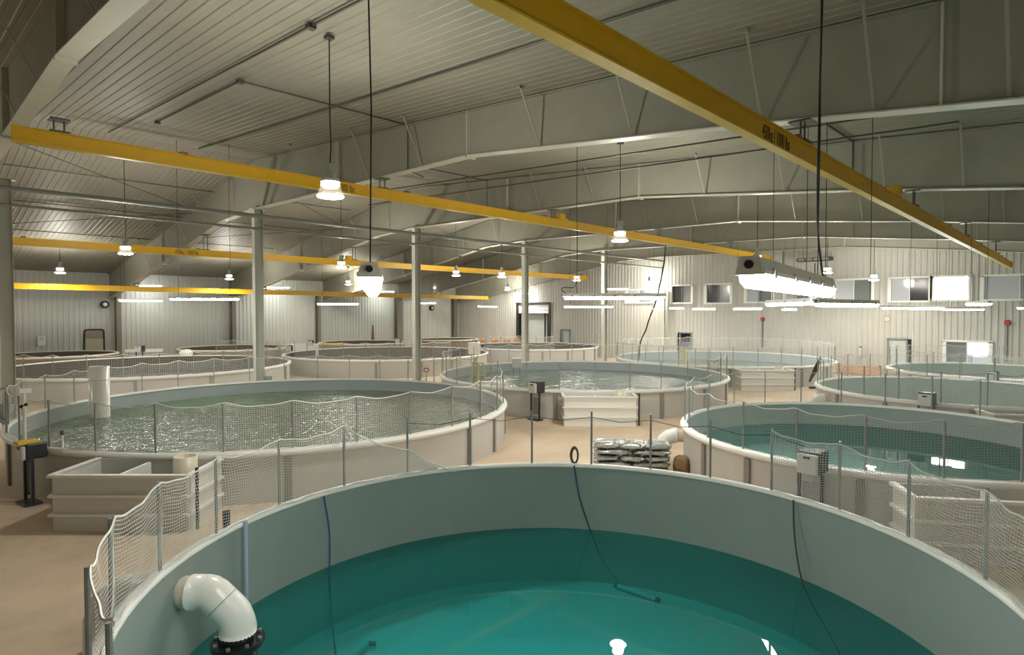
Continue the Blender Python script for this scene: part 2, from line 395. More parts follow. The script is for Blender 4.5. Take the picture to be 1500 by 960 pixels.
# ------------------------------------------------------------------ steel frames
FR = [2.54 + 8.0 * k for k in range(6)]
PROF = [(V0, 6.35), (0.8, 6.68), (5.1, 7.2), (11.85, 7.9), (18.0, 7.98), (24.75, 8.08), (25.25, 8.08), (28.4, 7.95), (35.0, 6.88), (42.7, 5.63), (V1, 4.75)]
def flange_z(v):
    for (a, za), (b, zb) in zip(PROF, PROF[1:]):
        if a <= v <= b: return za + (zb - za) * (v - a) / (b - a)
    return PROF[0][1]
frame_lab = ['pale steel roof frame overhead at the left edge with its column in front', 'deep pale steel roof frame nearest in view crossing the whole ceiling', 'second deep steel roof frame from the camera, behind the long conduits',
             'third steel roof frame, seen beyond the yellow beam end', 'fourth steel roof frame, last before the end wall', 'shallow end frame lying against the window wall']
def col_v(k): return 24.95 if k < 5 else 24.6
for k, u in enumerate(FR):
    if k == 5: u = 41.75
    cu = u
    if k == 0: u = 2.0
    t = thing('steel_frame', frame_lab[k], 'roof frame', (u, col_v(k), 0), 'steel roof frames')
    poly = [(u - .01, v, z) for v, z in PROF] + [(u - .01, V1, roof_z(V1) - .04), (u - .01, RIDGE_V, roof_z(RIDGE_V) - .04), (u - .01, V0, roof_z(V0) - .04)]
    m = MB()
    vv = [p for p, _ in PROF]                      # web as quads so that the outline may be concave
    for a, b in zip(vv, vv[1:]):
        m.prism([(u - .01, a, flange_z(a)), (u - .01, b, flange_z(b)), (u - .01, b, roof_z(b) - .04), (u - .01, a, roof_z(a) - .04)], (.02, 0, 0))
    m.build('rafter_web', 'steel_shaded', t)
    m = MB()
    for (a, za), (b, zb) in zip(PROF, PROF[1:]): m.bar((u, a, za), (u, b, zb), .30, .025)
    m.build('bottom_flange', 'steel_lit', t)
    m = MB()
    for a, b in ((V0, RIDGE_V), (RIDGE_V, V1)): m.bar((u, a, roof_z(a) - .05), (u, b, roof_z(b) - .05), .26, .02)
    m.build('top_flange', 'steel_shaded', t)
    for v in (11.85, 18.4, 37.2) if k < 5 else (11.85,):
        m = MB(); m.box((u, v, (flange_z(v) + roof_z(v)) / 2 - .02), (.26, .03, roof_z(v) - flange_z(v) - .06)); m.box((u, v, flange_z(v) - .03), (.3, .07, .08)); m.build('stiffener_plate', 'steel_lit', t)
    for v in (1.0, 2.6, 4.3, 6.9, 9.4, 13.8, 16.5, 20.5, 27.2, 30.2, 33.2, 36.2, 39.2):
        if k == 5: break
        for s_ in (-1, 1):
            if s_ == 1 and k in (0,): continue
            m = MB(); m.bar((u + s_ * .08, v, flange_z(v) + .05), (u + s_ * .72, v, roof_z(v) - .02), .045, .012)
            m.box((u + s_ * .72, v, roof_z(v) - .05), (.09, .09, .06)); m.build('flange_brace', 'steel_shaded', t)
    # column
    cv = col_v(k); m = MB(); w_ = .36; top = flange_z(24.95)
    if k < 5:
        m.box((cu, cv, top / 2), (w_ - .03, .014, top)); 
        for s_ in (-1, 1): m.box((cu + s_ * (w_ / 2 - .01), cv, top / 2), (.02, .26, top))
    else:
        for s_ in (-1, 1): m.box((u + s_ * .08, cv, 2.8), (.02, .3, 5.6))
        m.box((u, cv, 2.8), (.16, .012, 5.6))
    m.build('column', 'column_paint', t)
    MB().box((cu, cv, .02), (.5, .42, .04)).build('base_plate', 'column_paint', t)
    if k < 5: MB().box(((u + cu) / 2, cv, top - .02), (.6 + abs(cu - u), .34, .03)).box((cu, cv, 7.22), (.5, .4, .05)).build('cap_plate', 'column_paint', t)

# horizontal strut pipes along the column line
for z, r, lb in ((7.74, .085, 'upper grey strut pipe running along the tops of the columns'), (7.22, .05, 'lower thin grey strut pipe running along the columns')):
    t = MB().tube([(U0 + .2, 24.62, z), (U1 - .5, 24.62, z)], r, 10).build('strut_pipe', 'pipe_steel'); tag(t, lb, 'pipe')
# diagonal tie rods in the roof bays
rod_lab = ['tie rod falling from the first bay ridge to the left', 'tie rod crossing the first bay behind the yellow beam', 'tie rod falling across the second bay', 'tie rod rising across the second bay', 'tie rod falling across the third bay', 'tie rod rising across the third bay']
i = 0
for k in range(3):
    for fl in (0, 1):
        a, b = FR[k] + .2, FR[k + 1] - .2
        va, vb = (26.0, 31.5) if fl == 0 else (37.5, 32.0)
        t = MB().tube([(a, va, roof_z(va) - .4), (b, vb, roof_z(vb) - .4)], .016, 6).build('tie_rod', 'conduit'); tag(t, rod_lab[i], 'rod'); i += 1

# ------------------------------------------------------------------ crane beams
def text_mesh(body, size):
    c = bpy.data.curves.new('lettering', 'FONT'); c.body = body; c.size = size; c.extrude = 0.002; c.align_x = 'LEFT'
    o = bpy.data.objects.new('tmp', c); COL.objects.link(o)
    dg = bpy.context.evaluated_depsgraph_get(); me = bpy.data.meshes.new_from_object(o.evaluated_get(dg)); bpy.data.objects.remove(o); 
    me.materials.clear(); me.materials.append(MATS['letter_black']); return me
def crane(label, v, u0, z0, u1, z1, text=None, boxes=()):
    t = thing('crane_beam', label, 'crane beam', (u0, v, z0), 'yellow crane beams')
    hgt = .31
    zz = lambda u: z0 + (z1 - z0) * (u - u0) / (u1 - u0)
    MB().bar((u0, v, z0 + hgt / 2), (u1, v, z1 + hgt / 2), .045, hgt - .02).build('web', 'beam_yellow', t)
    MB().bar((u0, v, z0), (u1, v, z1), .16, .022).build('bottom_flange', 'flange_yellow', t)
    MB().bar((u0, v, z0 + hgt), (u1, v, z1 + hgt), .14, .022).build('top_flange', 'beam_yellow', t)
    for k, u in enumerate(FR):
        if k == 5: u = 41.75
        if u < u0 or u > u1 - .1: continue
        m = MB(); zt = flange_z(v)
        for s_ in (-1, 1): m.cyl((u + s_ * .09, v, zz(u) + hgt), (u + s_ * .09, v, zt), .018, 6)
        m.box((u, v, zz(u) + hgt + .03), (.34, .2, .03)); m.box((u, v, zt - .03), (.34, .34, .03)); m.build('hanger', 'conduit', t)
    for u in boxes:
        m = MB(); m.box((u, v, zz(u) + hgt + .12), (.34, .26, .22)); m.box((u + .3, v, zz(u) + hgt + .04), (.3, .1, .06)); edge_bevel(m.build('splice_box', 'beam_yellow', t), .02)
    for u in np.arange(u0 + 3.2, u1, 6.5):
        MB().box((u, v, zz(u) + hgt + .03), (.16, .18, .05)).build('clamp', 'brown_wood', t)
    m = MB(); m.box((u1, v, z1 + .16), (.03, .16, .30)); m.build('end_stop', 'beam_yellow', t)
    for txt, u, sz in text or ():
        me = text_mesh(txt, sz); ob = link(me, 'lettering', t, loc=(u, v - .0255, zz(u) + .06)); ob.rotation_euler = (PI / 2, math.atan2(z0 - z1, u1 - u0), 0); ob.scale = (.55, 1, 1)
        ob['label'] = 'black painted load rating'
    return t
crane('near yellow crane beam slanting overhead from top centre to the right', 3.65, -6.0, 6.48, 40.3, 6.1, [('450kg / 1000 lbs', 8.86, .29)], (16.6,))
crane('long yellow crane beam stretching across the middle from the left edge', 15.89, 1.75, 7.34, 40.3, 7.2, [('450kg / 1000 lbs', 8.52, .29)], (19.0,))
crane('lower yellow crane beam behind the column line', 30.85, -6.0, 6.50, 40.3, 6.48, [('450kg / 1000 lbs', 9.2, .28)], (18.2,))
crane('furthest and lowest yellow crane beam in front of the side wall', 42.78, -6.0, 5.16, 40.3, 5.01)

# ------------------------------------------------------------------ conduits and roof wiring
def conduit(label, pts, r=.022, name='conduit', boxes=(), mm='conduit'):
    t = thing(name, label, 'conduit', pts[0], 'roof conduits')
    MB().tube(pts, r, 6).build('pipe', mm, t)
    for b in boxes: MB().box(b, (.14, .14, .08)).build('junction_box', 'conduit', t)
    return t
R_ = lambda u, v, d=.06: (u, v, roof_z(v) - d)
conduit('conduit on the ceiling feeding the nearest high-bay lamp', [R_(5.25, 0.5), R_(5.22, 10.0), R_(5.3, 24.5)], boxes=(R_(5.22, 10.05, .08),))
conduit('short ceiling conduit ending at a junction box left of centre', [R_(5.85, 21.1), R_(5.75, 14.47)], boxes=(R_(5.75, 14.47, .08), R_(5.85, 21.1, .08)))
conduit('ceiling conduit crossing to the first frame and dropping along its web', [R_(5.75, 14.47), R_(10.45, 14.45), (10.45, 14.45, flange_z(14.45) + .03), (11.0, 14.45, flange_z(14.45) - .1)])
conduit('long straight conduit across the first ceiling bay', [R_(8.1, 2.0), R_(8.2, 14.5), R_(8.2, 24.6)], .026)
conduit('upper of two conduits hung below the second ceiling bay', [(12.6, 2.0, flange_z(2.0) + .55), (12.6, 20.0, 8.35)], .02)
conduit('lower of two conduits hung below the second ceiling bay', [(13.6, 2.0, flange_z(2.0) + .5), (13.6, 21.5, 8.2)], .02)
conduit('cross conduit in the second bay right of the near crane beam', [R_(16.3, 5.05), R_(18.4, 5.05), (18.4, 5.05, flange_z(5.05))], .03)
conduit('conduit rising on the first frame near the right edge', [(10.45, 1.75, flange_z(1.75)), R_(10.45, 1.75)], .022, mm='steel_lit')
conduit('cross conduit in the second bay above the long crane beam', [R_(12.6, 19.6), R_(18.4, 19.6), (18.4, 19.6, flange_z(19.6))], .02)
for i, (v, lb) in enumerate(((29.5, 'conduit on the far roof slope just beyond the ridge'), (34.0, 'conduit halfway down the far roof slope'), (39.0, 'conduit low on the far roof slope near the side wall'))):
    conduit(lb, [R_(3.0, v), R_(17.5, v)], .02)

# ------------------------------------------------------------------ high-bay lamps
HB = [((5.67, 10.23, 6.0), 'nearest bright high-bay lamp, hanging in front of the long yellow beam'), ((15.3, 10.49, 6.0), 'bright high-bay lamp in front of the long beam, right of centre'),
      ((26.0, 10.8, 6.0), 'high-bay lamp at the far end of the long yellow beam'), ((36.17, 11.12, 6.0), 'high-bay lamp above the far end of the near strip light'),
      ((6.04, 25.81, 6.0), 'high-bay lamp over the second beam on the left'), ((15.21, 26.46, 6.0), 'high-bay lamp left of the small end-on strip light'),
      ((23.5, 27.72, 6.0), 'high-bay lamp between the third and fourth columns'), ((26.42, 26.82, 6.0), 'high-bay lamp just left of the fourth column'),
      ((32.98, 26.13, 6.0), 'high-bay lamp at the end of the second yellow beam'), ((41.0, 25.4, 5.94), 'small high-bay lamp close to the end wall left of the windows'),
      ((6.52, 41.33, 6.0), 'leftmost small high-bay lamp above the lowest beam'), ((15.56, 41.32, 6.0), 'small high-bay lamp just left of the second column'),
      ((25.37, 43.11, 6.0), 'tiny high-bay lamp left of the end-on strip light, over the lowest beam'), ((34.73, 43.76, 6.0), 'tiny high-bay lamp right of the third column'),
      ((40.2, 40.05, 5.86), 'tiny high-bay lamp in the far corner above the roller shutter'), ((38.0, 9.3, 5.6), 'small high-bay lamp in front of the window wall')]
HB += [((-4.0, 25.8, 6.0), 'unseen high-bay lamp added to the column row, behind the viewpoint'), ((-3.2, 41.3, 6.0), 'unseen high-bay lamp added to the far row, left of the picture')]  # out of view, continuing the lamp grid; added to lighten the left frame
def highbay(p, label):
    x, y, z = p
    zt = roof_z(y) - .1
    if min(abs(x - q) for q in FR[:5]) < .2: zt = flange_z(y) - .06
    t = thing('high_bay_lamp', label, 'lamp', (x, y, z), 'round high-bay lamps')
    R = .25
    MB().lathe((x, y, z), [(.0, .46), (.07, .46), (.09, .42), (.09, .34), (.16, .32), (.17, .26), (.155, .255)], 20).build('housing', 'lamp_grey', t)
    MB().box((x + .02, y, z + .53), (.16, .12, .13)).build('driver_box', 'lamp_grey', t)
    MB().lathe((x, y, z), [(.155, .255), (.165, .20), (.12, .16), (0, .145)], 14).build('light_engine', 'highbay_glow', t)
    MB().lathe((x, y, z), [(.17, .26), (.19, .16), (R - .02, .03), (R, 0), (R - .012, .0), (.18, .16), (.16, .25)], 24).build('refractor', 'refractor', t)
    MB().lathe((x, y, z), [(R - .012, .012), (R - .02, -.015), (.15, -.028), (0, -.03)], 14).build('lens', 'highbay_glow', t)
    MB().tube([(x, y, z + .59), (x, y, z + .68), (x + .02, y, z + .9), (x, y, (z + zt) / 2), (x, y, zt)], .012, 6).build('cord', 'black_rubber', t)
    MB().box((x, y, zt + .02), (.14, .14, .06)).build('ceiling_box', 'conduit', t)
for p, lb in HB: highbay(p, lb)

# ------------------------------------------------------------------ strip lights
def strip(a, b, label, wid=.14, cords=((.12, 1), (.88, 1)), thick=.007, top=None):
    a = Vector(a); b = Vector(b); d = (b - a); L = d.length; d.normalize(); s_ = Vector((-d.y, d.x, 0)).normalized(); up = Vector((0, 0, 1))
    t = thing('strip_light', label, 'strip light', a, 'sealed strip lights hung over the tanks')
    h = wid / 2
    def sec(prof, p0, p1): 
        m = MB(); n = len(prof); vs_ = [p0 + s_ * x + up * z for x, z in prof] + [p1 + s_ * x + up * z for x, z in prof]
        m.add(vs_, [tuple(range(n)), tuple(range(2 * n - 1, n - 1, -1))] + [(i, n + i, n + (i + 1) % n, (i + 1) % n) for i in range(n)]); return m
    sec([(-h, .035), (-h, .055), (-h * .62, .115), (h * .62, .115), (h, .055), (h, .035)], a, b).build('housing', 'lamp_body', t)
    sec([(-h * .96, .036), (h * .96, .036), (h * .86, .0), (h * .5, -.03), (-h * .5, -.03), (-h * .86, .0)], a + d * .03, b - d * .03).build('diffuser', 'strip_glow', t)
    for p0, sg in ((a, -1), (b, 1)):
        e = sec([(-h * 1.0, .03), (-h * .66, .118), (h * .66, .118), (h * 1.0, .03)], p0, p0 + d * sg * .03).build('end_cap', 'lamp_body', t)
        g = p0 + d * sg * .032 + up * .078
        MB().cyl(g - d * sg * .004, g + d * sg * .01, .021, 10).build('gland', 'black_rubber', e)
    for f in (.08, .3, .5, .7, .92):
        c = a + d * (L * f)
        for sg in (-1, 1): MB().box(c + s_ * (sg * (h + .004)) + up * .045, (.05, .012, .05), math.atan2(d.y, d.x)).build('clip', 'lamp_grey', t)
    for f, on in cords:
        while min(abs((a + d * (L * f)).x - q) for q in FR[:5] + [41.75]) < .24: f = (f + .11) % .95
        c = a + d * (L * f); zt = roof_z(c.y) - .05
        MB().tube([c + up * .11, c + up * .2, (c.x + .015, c.y, c.z + 1.2), (c.x - .01, c.y, c.z + 2.3), (c.x, c.y, zt)], thick, 6).build('cord', 'black_rubber', t)
    return t
t = strip((1.99, 3.14, 4.07), (3.32, 5.18, 4.07), 'sealed strip light seen end-on, hanging left of centre', cords=((.2, 1),), thick=.0055)
t = strip((2.84, 1.21, 4.04), (5.24, 1.61, 4.04), 'nearest long sealed strip light on the right with its cap visible', .13, cords=((.80, 1),), thick=.0035)
MB().tube(smooth_path([(5.05, 1.58, 4.16), (4.93, 1.56, 4.25), (4.80, 1.55, 4.6), (4.78, 1.54, 5.4), (4.86, 1.55, 6.6), (4.84, 1.54, 7.3), (4.9, 1.55, roof_z(1.55))], 6), .0075, 8).build('supply_cable', 'black_rubber', t)
m = MB()
for f in (.3, .74): m.tube([(2.84 + 2.4 * f, 1.21 + .4 * f, 4.15), (2.84 + 2.4 * f, 1.21 + .4 * f, 4.24)], .008, 6)
m.build('hook', 'bolt', t)
t = strip((10.96, 9.07, 4.20), (12.61, 7.39, 4.20), 'long strip light hanging over the gap at the centre right', cords=((.13, 1),), thick=.008)
MB().tube(smooth_path([(11.0, 9.03, 4.31), (10.93, 9.1, 4.38), (10.96, 9.07, 4.45), (11.12, 8.9, 4.45), (11.17, 8.85, 4.60)], 6), .010, 6).build('supply_cable', 'black_rubber', t)
STR = [((23.35, 19.31, 4.10), (25.06, 17.57, 4.10), 'strip light just below the long central one, over the second big tank'), ((15.2, 6.03, 4.05), (13.0, 4.27, 4.05), 'strip light under the nearest one with its dark tilted top'),
 ((11.99, 3.86, 4.01), (14.4, 3.47, 4.01), 'strip light right of the tilted one, over the near right tank'), ((26.23, 6.11, 4.00), (27.84, 4.47, 3.98), 'left strip light of the row below the dazzling window'),
 ((35.11, 5.63, 3.96), (37.69, 4.43, 3.96), 'right strip light of the row below the dazzling window'), ((27.25, 3.64, 4.12), (25.28, 2.8, 4.12), 'short looking strip light right of the dazzling window'),
 ((37.62, 23.06, 4.03), (39.94, 23.55, 4.03), 'tiny far strip light left of the end wall column'), ((35.84, 20.58, 4.07), (38.23, 21.01, 4.07), 'small far strip light just right of the end wall column'),
 ((35.04, 18.55, 4.01), (36.94, 18.04, 4.01), 'far strip light under the second window'), ((34.89, 15.84, 4.01), (37.03, 15.1, 4.01), 'far strip light under the near one, left of the red bell'),
 ((36.93, 13.77, 3.97), (39.2, 13.85, 3.97), 'small far strip light right of the red bell'), ((9.18, 40.72, 4.48), (10.89, 38.98, 4.48), 'left strip light below the lowest yellow beam'),
 ((6.97, 23.94, 4.31), (8.68, 22.20, 4.31), 'long bright strip light over the big left tank'), ((17.74, 33.65, 4.30), (19.45, 31.91, 4.30), 'bright strip light between the second and third columns'),
 ((26.55, 35.57, 4.43), (26.2, 33.16, 4.43), 'short looking strip light at the third column'), ((20.92, 47.9, 5.79), (22.79, 47.9, 5.79), 'strip light on the side wall above the lowest beam'),
 ((31.2, 47.9, 5.71), (33.0, 47.9, 5.68), 'strip light on the side wall behind the end-on lamp'), ((12.0, 47.9, 5.64), (13.4, 47.9, 5.66), 'small strip light high on the side wall at the left'),
 ((36.42, 39.99, 4.31), (38.3, 39.49, 4.26), 'strip light in front of the far corner'), ((39.54, 28.24, 5.61), (40.07, 26.70, 5.59), 'strip light above the long central one near the end wall'),
 ((41.2, 40.2, 5.5), (41.2, 38.2, 5.5), 'strip light above the roller shutter'), ((31.15, 2.53, 4.0), (33.37, 1.69, 4.0), 'strip light cut by the right edge of the picture')]
for a, b, lb in STR:
    far = a[0] + a[1] > 30
    strip(a, b, lb, .17 if far else .14)  # far strips made wider to stand in for the bloom of their glow

# ------------------------------------------------------------------ tanks
def pol(c, r, deg, z): a = math.radians(deg); return (c[0] + r * math.cos(a), c[1] + r * math.sin(a), z)
PM = {}
def post_mesh(h):
    k = round(h, 2)
    if k not in PM:
        m = MB(); m.tube([(0, 0, -.12), (0, 0, h)], .02, 8); m.box((0, 0, -.06), (.05, .05, .07)); me = bpy.data.meshes.new('post'); me.from_pydata(m.v, [], m.f); me.materials.append(MATS['galvanised']); PM[k] = me
    return PM[k]
def net_mesh(c, R, z0, angs, hfun, cell, w, matname, inward=0.0):
    a0, a1 = angs[0], angs[-1]; arc = abs(math.radians(a1 - a0)) * R; n = max(4, int(arc / cell)); rows = int(1.02 / cell)
    A = np.linspace(a0, a1, n + 1); post = np.array(angs)
    # distance to neighbouring posts, for the sag of the top edge
    idx = np.clip(np.searchsorted(post, A, side='right') - 1 if a1 > a0 else len(post) - 1 - np.searchsorted(post[::-1], A, side='left'), 0, len(post) - 2)
    pa, pb = post[idx], post[idx + 1]; tt = np.clip((A - pa) / (pb - pa + 1e-9), 0, 1)
    sag = 4 * tt * (1 - tt)
    top = np.array([hfun(x) for x in A]) - .09 * sag
    rows = max(rows, 3); J = np.linspace(0, 1, rows + 1)
    rad = np.radians(A)
    wob = 1 + 0.0 * rad
    r = (R - .03 - inward) - .07 * sag[:, None] * np.sin(PI * J)[None, :] + .012 * np.sin(rad[:, None] * 37 + J[None, :] * 5)
    X = c[0] + r * np.cos(rad)[:, None]; Y = c[1] + r * np.sin(rad)[:, None]
    Z = z0 + J[None, :] * top[:, None] + .008 * np.sin(rad[:, None] * 61 + J[None, :] * 9)
    P = np.stack([X, Y, Z], -1)
    tan = np.stack([-np.sin(rad), np.cos(rad), 0 * rad], -1)[:, None, :] * (w / 2)
    upv = np.array([0, 0, w / 2])
    keep = (top[:-1] > .06)
    V = []; 
    h0 = P[:-1][keep]; h1 = P[1:][keep]
    q = np.stack([h0 - upv, h1 - upv, h1 + upv, h0 + upv], -2).reshape(-1, 3); V.append(q)
    kv = top > .06
    v0 = P[kv][:, :-1]; v1 = P[kv][:, 1:]; tk = np.broadcast_to(tan[kv], v0.shape)
    q = np.stack([v0 - tk, v0 + tk, v1 + tk, v1 - tk], -2).reshape(-1, 3); V.append(q)
    V = np.concatenate(V); nf = len(V) // 4
    return V, nf, P
def build_np(V, name, m, parent):
    o = np.array(ORG[parent.name]); nf = len(V) // 4
    me = bpy.data.meshes.new(name); me.vertices.add(len(V)); me.vertices.foreach_set('co', (V - o).astype(np.float32).ravel())
    me.loops.add(4 * nf); me.loops.foreach_set('vertex_index', np.arange(4 * nf, dtype=np.int32))
    me.polygons.add(nf); me.polygons.foreach_set('loop_start', np.arange(0, 4 * nf, 4, dtype=np.int32))
    me.update(calc_edges=True); me.materials.append(MATS[m]); return link(me, name, parent)
def tank(key, label, inside, outside='tank_outside', water=None, wz=.6, bottom=None, posts=(), fences=(), battens=(), post_h=.98, cell=.045, w=.006, netmat='net', rim='rim_white', ropes=(), post_r=.0):
    cx, cy, R, zr = TANKS[key]; c = (cx, cy)
    t = thing('fish_tank', label, 'fish tank', (cx, cy, 0), 'round fish tanks')
    zb = bottom if bottom is not None else 0.03
    n = 96
    MB().lathe((cx, cy, 0), [(R + .03, 0.0), (R + .03, zr)], n).build('outer_wall', outside, t, True)
    zi = zb
    MB().lathe((cx, cy, 0), [(R - .03, zr), (R - .03, zi)], n).build('inner_wall', inside, t, True)
    MB().disc((cx, cy, zb), R - .02, n).build('tank_bottom', 'pool_bottom' if bottom is not None else inside, t)
    m = MB(); m.lathe((cx, cy, zr), [(R - .05, -.015), (R - .05, .02), (R - .02, .045), (R + .05, .045), (R + .105, .02), (R + .12, -.03), (R + .10, -.075), (R + .05, -.09), (R + .03, -.085)], n); m.build('rim', rim, t, True)
    if water: MB().disc((cx, cy, wz), R - .028, n).build('water', water, t)
    bme = None
    for d in battens:
        if bme is None:
            m = MB(); m.box((0, 0, (zr - .12) / 2), (.07, .13, zr - .12)); bme = bpy.data.meshes.new('batten'); bme.from_pydata(m.v, [], m.f); bme.materials.append(MATS['batten'])
        ob = link(bme, 'batten', t, loc=pol(c, R + .05, d, 0)); ob.rotation_euler = (0, 0, math.radians(d))
    pm = post_mesh(post_h)
    for d in posts:
        link(pm, 'fence_post', t, loc=pol(c, R + .0 + post_r, d, zr + .04))
    for fe in fences:
        angs, hf = fe[:2]; nm = fe[2] if len(fe) > 2 else netmat; ww = w if len(fe) < 4 else fe[3]
        V, nf, P = net_mesh(c, R + post_r, zr + .05, angs, hf, cell, ww, nm)
        nt_ = build_np(V, 'netting', nm, t)
        top = [tuple(p) for p in P[:: max(1, len(P) // 240), -1] ]
        MB().tube(top, .011 if cell < .06 else .014, 5).build('top_rope', 'rope_white' if nm == 'net' else 'net_grey_shade', nt_)
        bot = [tuple(p + np.array([0, 0, .0])) for p in P[:: max(1, len(P) // 160), 0]]
        MB().tube(bot, .012, 5).build('foot_rope', 'rope_white', nt_)
    for pts, r, mm in ropes: MB().tube(pts, r, 6).build('line', mm, t)
    return t
full = lambda h: (lambda a: h)
def rangef(a, b, n): return [a + (b - a) * i / n for i in range(n + 1)]

# near tank with clear teal water
NP = [182, 168.5, 153.5, 138.3, 123.7, 108.4, 92.8, 77.5, 62.3, 47.3, 33, 19.1, 5.5, -8, -22.3, -36.4, -52.1, -66, -80]
def hN(a):
    if a > 92.8: return .97
    return max(.0, .97 * (a - 66) / 26.8)
zrN = 1.034; cN = (5.27, 4.35)
lineN = []
for d0, d1 in zip(NP[7:14], NP[8:15]):
    pa = Vector(pol(cN, 4.41, d0, 1.95)); pb = Vector(pol(cN, 4.41, d1, 1.95)); md = (pa + pb) / 2 - Vector((0, 0, .07))
    lineN += [pa, md]
tank('N', 'nearest round grey tank with clear teal water filling the foreground', 'tank_inside', water='water_teal', wz=-.13, bottom=-1.1, posts=NP,
     fences=[(list(reversed(rangef(62.3, 92.8, 2))) [::-1] + [108.4, 123.7, 138.3, 153.5, 168.5, 182], hN), ([-80, -66, -52.1, -36.4, -22.3, -8], full(.95), 'net_grey_shade', .0055)],
     battens=[-160, -130, -100], cell=.04, w=.0055, ropes=[(lineN, .006, 'rope_dark')])
AP = [-159.3 + 11.25 * i for i in range(32)]
angA = [-182 + 0 * 1] ; angA = [-170.55 + 11.25 * i for i in range(33)]
tank('A', 'big round tank on the left with rippled green water inside netting', 'tank_inside_pale', water='water_rippled', wz=.6, posts=AP, fences=[(angA, full(.98))],
     battens=[-176, -166, -115, -75, -62, -40, -20], cell=.045, w=.0040)
BP = [-160 + 11.25 * i for i in range(32)]
tank('B', 'round tank at the centre with rippled grey water and glints', 'tank_inside_pale', water='water_far', wz=.6, posts=BP, fences=[([-160 - 11.25 + 11.25 * i for i in range(7)], full(.05)), ([-92.5 + 11.25 * i for i in range(25)], full(.98))],
     battens=[-172, -150, -115, -95, -75, -55], cell=.06, w=.005)
CP = [176 - 15 * i for i in range(24)]
tank('C', 'round tank on the right with clear teal water and strip reflections', 'tank_inside', water='water_teal_pale', wz=.42, bottom=-.25, posts=CP, fences=[([-140 + 15 * i for i in range(25)], full(.98))],
     battens=[145, 163, -170, -120], cell=.05, w=.0032, netmat='net_grey_shade')
tank('D', 'second round tank in the right row with dry green-grey wall', 'tank_inside_grey', water='water_teal', wz=-.13, bottom=-1.1, posts=[170 - 15 * i for i in range(24)], fences=[([-190 + 15 * i for i in range(25)], full(.98))],
     battens=[140, 165, -165], cell=.08, w=.004, netmat='net_grey_shade')
tank('E', 'third round tank in the right row nearest the window wall', 'tank_inside_grey', water='water_teal', wz=-.13, bottom=-1.1, posts=[170 - 15 * i for i in range(24)], fences=[([-190 + 15 * i for i in range(25)], full(.98))],
     battens=[140, 165, -165], cell=.08, w=.003, netmat='net_grey_shade')
tank('G', 'round tank behind the central one in front of the end wall', 'tank_inside_pale', water='water_far', wz=.45, posts=[-160 + 11.25 * i for i in range(32)], fences=[([-190 + 11.25 * i for i in range(33)], full(.98))],
     battens=[-170, -150, -115, -95], cell=.08, w=.006)
tank('H', 'empty brown-lined round tank behind the big left tank', 'tank_inside_brown', posts=[-170 + 11.25 * i for i in range(20)], fences=[([-170 + 11.25 * i for i in range(20)], full(.98))],
     battens=[-110, -85, -60, -40], cell=.08, w=.005)
tank('I', 'empty brown-lined round tank behind the second and third columns', 'tank_inside_brown', posts=[-180 + 11.25 * i for i in range(20)], fences=[([-180 + 11.25 * i for i in range(9)], full(.98))],
     battens=[-130, -108, -90, -70, -45], cell=.08, w=.008)
tank('J', 'pale round tank beyond the fourth column near the roller shutter', 'tank_inside_brown', posts=[-180 + 15 * i for i in range(14)], fences=[([-180 + 15 * i for i in range(5)], full(.98))],
     battens=[-130, -108, -90, -70, -45], cell=.09, w=.008)
for k, lb in (('K1', 'far shade-toned brown tank against the side wall at the left edge'), ('K2', 'far shade-toned brown tank against the side wall at the second column'), ('K3', 'far shade-toned brown tank against the side wall left of the third column'), ('K4', 'far shade-toned brown tank against the side wall right of the third column')):
    tank(k, lb, 'tank_inside_brown', outside='tank_shade_brown', rim='pvc_cream', battens=[-120, -90, -60])

